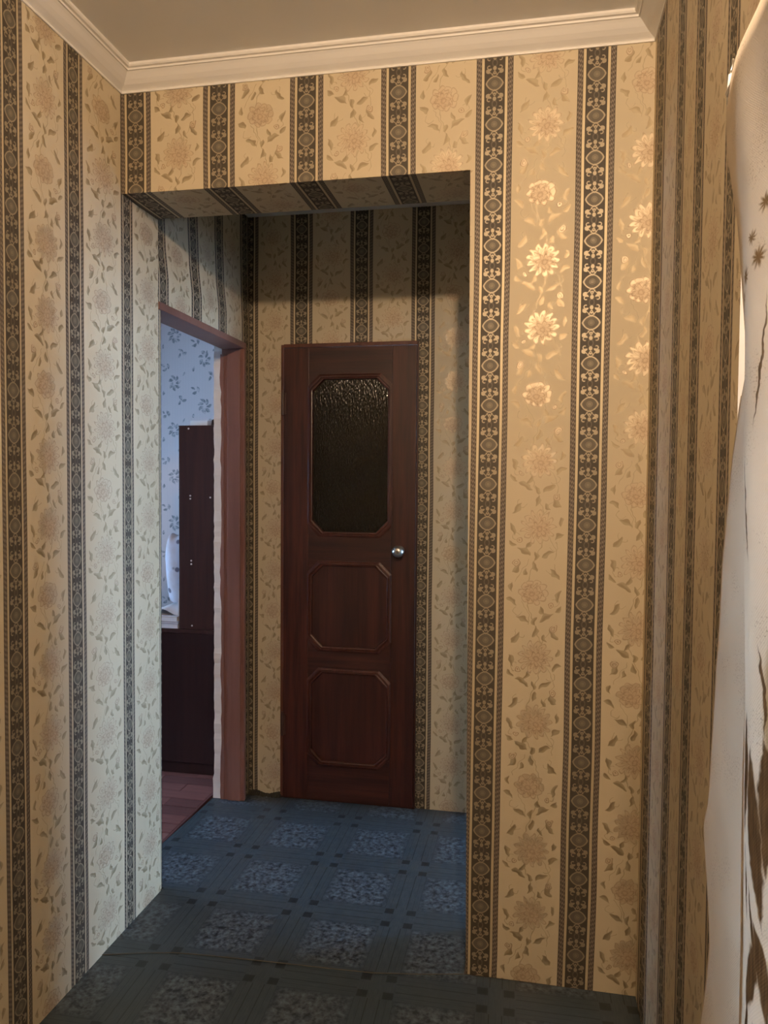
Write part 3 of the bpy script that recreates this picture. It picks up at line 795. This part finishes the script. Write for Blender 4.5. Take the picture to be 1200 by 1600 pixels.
# spotted cloth hanging on the far side: a padded cushion standing on the ledge
bm = bmesh.new(); bmesh.ops.create_uvsphere(bm, u_segments=28, v_segments=18, radius=1)
def sp(v, e): return math.copysign(abs(v)**e, v)
for v in bm.verts:
    x, y_, zz = v.co
    v.co = Vector((sp(x, .45)*.115, sp(y_, .8)*.055, sp(zz, .45)*.20 + .012*math.sin(9*x)))
    v.co += Vector((0, .006*math.sin(14*v.co.z + 20*v.co.x), 0))
cu = obj_bm('spotted_cushion', bm, M['spotcloth'], smooth=True); cu.location = (-.555, 1.60,   .70+.222); cu.rotation_euler = (0.12, 0, 0)
tag(cu, 'pale cloth cushion with dark spots standing behind the books', 'cushion')

# ------------------------------------------------------------------ curtain
TA = sorted([(-1.292, 1.532), (-1.266, 1.493), (-1.234, 1.425), (-1.22, 1.376), (-1.203, 1.31), (-1.196, 1.236), (-1.186, 1.185), (-1.177, 1.118), (-1.164, 1.02), (-1.14, 0.979), (-1.154, 0.953), (-1.173, 0.907), (-1.188, 0.862), (-1.175, 0.799), (-1.15, 0.733), (-1.165, .45), (-1.15, 0.0), (-1.325, 1.70), (-1.325, 1.9)], key=lambda k: k[1])
TB = sorted([(-1.316, 1.797), (-1.303, 1.784), (-1.298, 1.762), (-1.307, 1.723), (-1.328, 1.687), (-1.351, 1.646), (-1.364, 1.614), (-1.380, 1.563), (-1.393, 1.523), (-1.399, 1.502), (-1.405, 1.46), (-1.41, 1.398), (-1.419, 1.321), (-1.423, 1.238), (-1.419, 1.152), (-1.423, 1.069), (-1.428, 0.997), (-1.429, 0.929), (-1.425, 0.0), (-1.325, 1.9)], key=lambda k: k[1])
TA = [(z, y) for y, z in TA]; TB = [(z, y) for y, z in TB]
def catmull(P, n):
    out = []
    P = [P[0]*2-P[1]] + P + [P[-1]*2-P[-2]]
    for i in range(1, len(P)-2):
        for k in range(n):
            t = k/n; a, b, c, d = P[i-1:i+3]
            out.append(.5*((2*b) + (c-a)*t + (2*a-5*b+4*c-d)*t*t + (3*b-a-3*c+d)*t**3))
    out.append(P[-2]); return out
def section(z):
    a, b = interp(TA, z), interp(TB, z)
    k = min(1, max(0, (1.80-z)/.30))           # folds open out below the hem
    P = [(1.440, a), (1.436, a-.045), (1.433, min(a-.08, b-.03)), (1.426, b-.05), (1.419, b-.014), (1.412, b), (1.4075, b-.018)]
    for j in range(1, 12):
        P.append((1.400 - .002*j*(j < 4) + k*(.008*math.sin(j*2.1+2.3+.4*z) + .004*math.sin(j*1.3 + 9*(1.78-z))), b - .018 - .075*j))
    return [Vector((x, y, z)) for x, y in P]
C2 = tag(empty('curtain', (1.41, -1.7, 0.03)), 'beige curtain with brown leaf print hanging beside the striped wall', 'curtain')
TOPZ = 1.778
zs = [TOPZ - (TOPZ-.03)*i/110 for i in range(111)]
bm = bmesh.new(); grid = []; uvs = {}
for z in zs:
    sec = catmull(section(z), 5); s = 0; ss = []
    for i, p in enumerate(sec):
        if i: s += (p - sec[i-1]).length
        ss.append(s)
    s0 = ss[25]                                  # the front fold
    row = []
    for i, p in enumerate(sec):
        q = p.copy()
        if z > TOPZ - .03: q.z += .012*math.exp(-max(0, i-25)*.25)*((z-(TOPZ-.03))/.03)
        v = bm.verts.new(q); uvs[v] = (ss[i]-s0, z); row.append(v)
    grid.append(row)
lay = bm.loops.layers.uv.new('UVMap')
for i in range(len(grid)-1):
    for j in range(len(grid[0])-1):
        f = bm.faces.new((grid[i][j], grid[i+1][j], grid[i+1][j+1], grid[i][j+1])); f.smooth = True
        for l in f.loops: l[lay].uv = uvs[l.vert]
cl = obj_bm('fabric', bm, M['curtain'], smooth=True); child(cl, C2)
sol = cl.modifiers.new('thickness', 'SOLIDIFY'); sol.thickness = .0012; sol.offset = 0
# stitched hem along the leading edge
bm = bmesh.new(); tube(bm, [Vector((1.4405, interp(TA, z)+.0005, z)) for z in zs if z < 1.5], .0018, 6)
M['hem'] = simple('hem thread', (.62, .53, .44), .9)
child(obj_bm('hem', bm, M['hem'], smooth=True), C2)
bm = bmesh.new(); tube(bm, [(1.407, -1.325, 1.776), (1.402, -1.45, 1.772), (1.398, -2.3, 1.772)], .004, 8)
child(obj_bm('rod', bm, M['screw']), C2)
# white clip and bent nail at the loose corner
bm = bmesh.new(); tube(bm, [(1.409, -1.318, 1.769), (1.409, -1.316, 1.782), (1.409, -1.322, 1.796)], .0028, 8)
child(obj_bm('clip', bm, M['white'], smooth=True), C2)
bm = bmesh.new(); tube(bm, [(1.409, -1.322, 1.795), (1.410, -1.314, 1.801), (1.411, -1.310, 1.806), (1.411, -1.318, 1.812)], .0013, 6)
child(obj_bm('hook', bm, M['metal'], smooth=True), C2)

# ------------------------------------------------------------------ wall lamp (behind the camera)
L = tag(empty('wall_lamp', (R_, LAMP_POS[1], LAMP_POS[2]-.1)), 'small wall lamp with bare round bulb on the right wall', 'lamp')
bm = bmesh.new(); add_box(bm, R_-.014, R_, LAMP_POS[1]-.05, LAMP_POS[1]+.05, LAMP_POS[2]-.20, LAMP_POS[2]-.08, .004); child(obj_bm('backplate', bm, M['metal']), L)
bm = bmesh.new(); lx, ly, lz = LAMP_POS
tube(bm, [(R_-.01, ly, lz-.14), (R_-.08, ly, lz-.16), (lx, ly, lz-.13), (lx, ly, lz-.06)], .006, 8); child(obj_bm('arm', bm, M['metal'], smooth=True), L)
bm = bmesh.new(); tube(bm, [(lx, ly, lz-.085), (lx, ly, lz-.036)], .016, 12); child(obj_bm('socket', bm, M['white'], smooth=True), L)
m = bpy.data.materials.new('glowing bulb'); m.use_nodes = True; nt = m.node_tree; nt.nodes.remove(nt.nodes['Principled BSDF'])
e = nt.nodes.new('ShaderNodeEmission'); e.inputs[0].default_value = (*LAMP_COLOR, 1); e.inputs[1].default_value = LAMP_STRENGTH
nt.links.new(e.outputs[0], nt.nodes['Material Output'].inputs[0])
bm = bmesh.new(); bmesh.ops.create_icosphere(bm, subdivisions=2, radius=.038, matrix=Matrix.Translation(LAMP_POS))
child(obj_bm('bulb', bm, m, smooth=True), L)
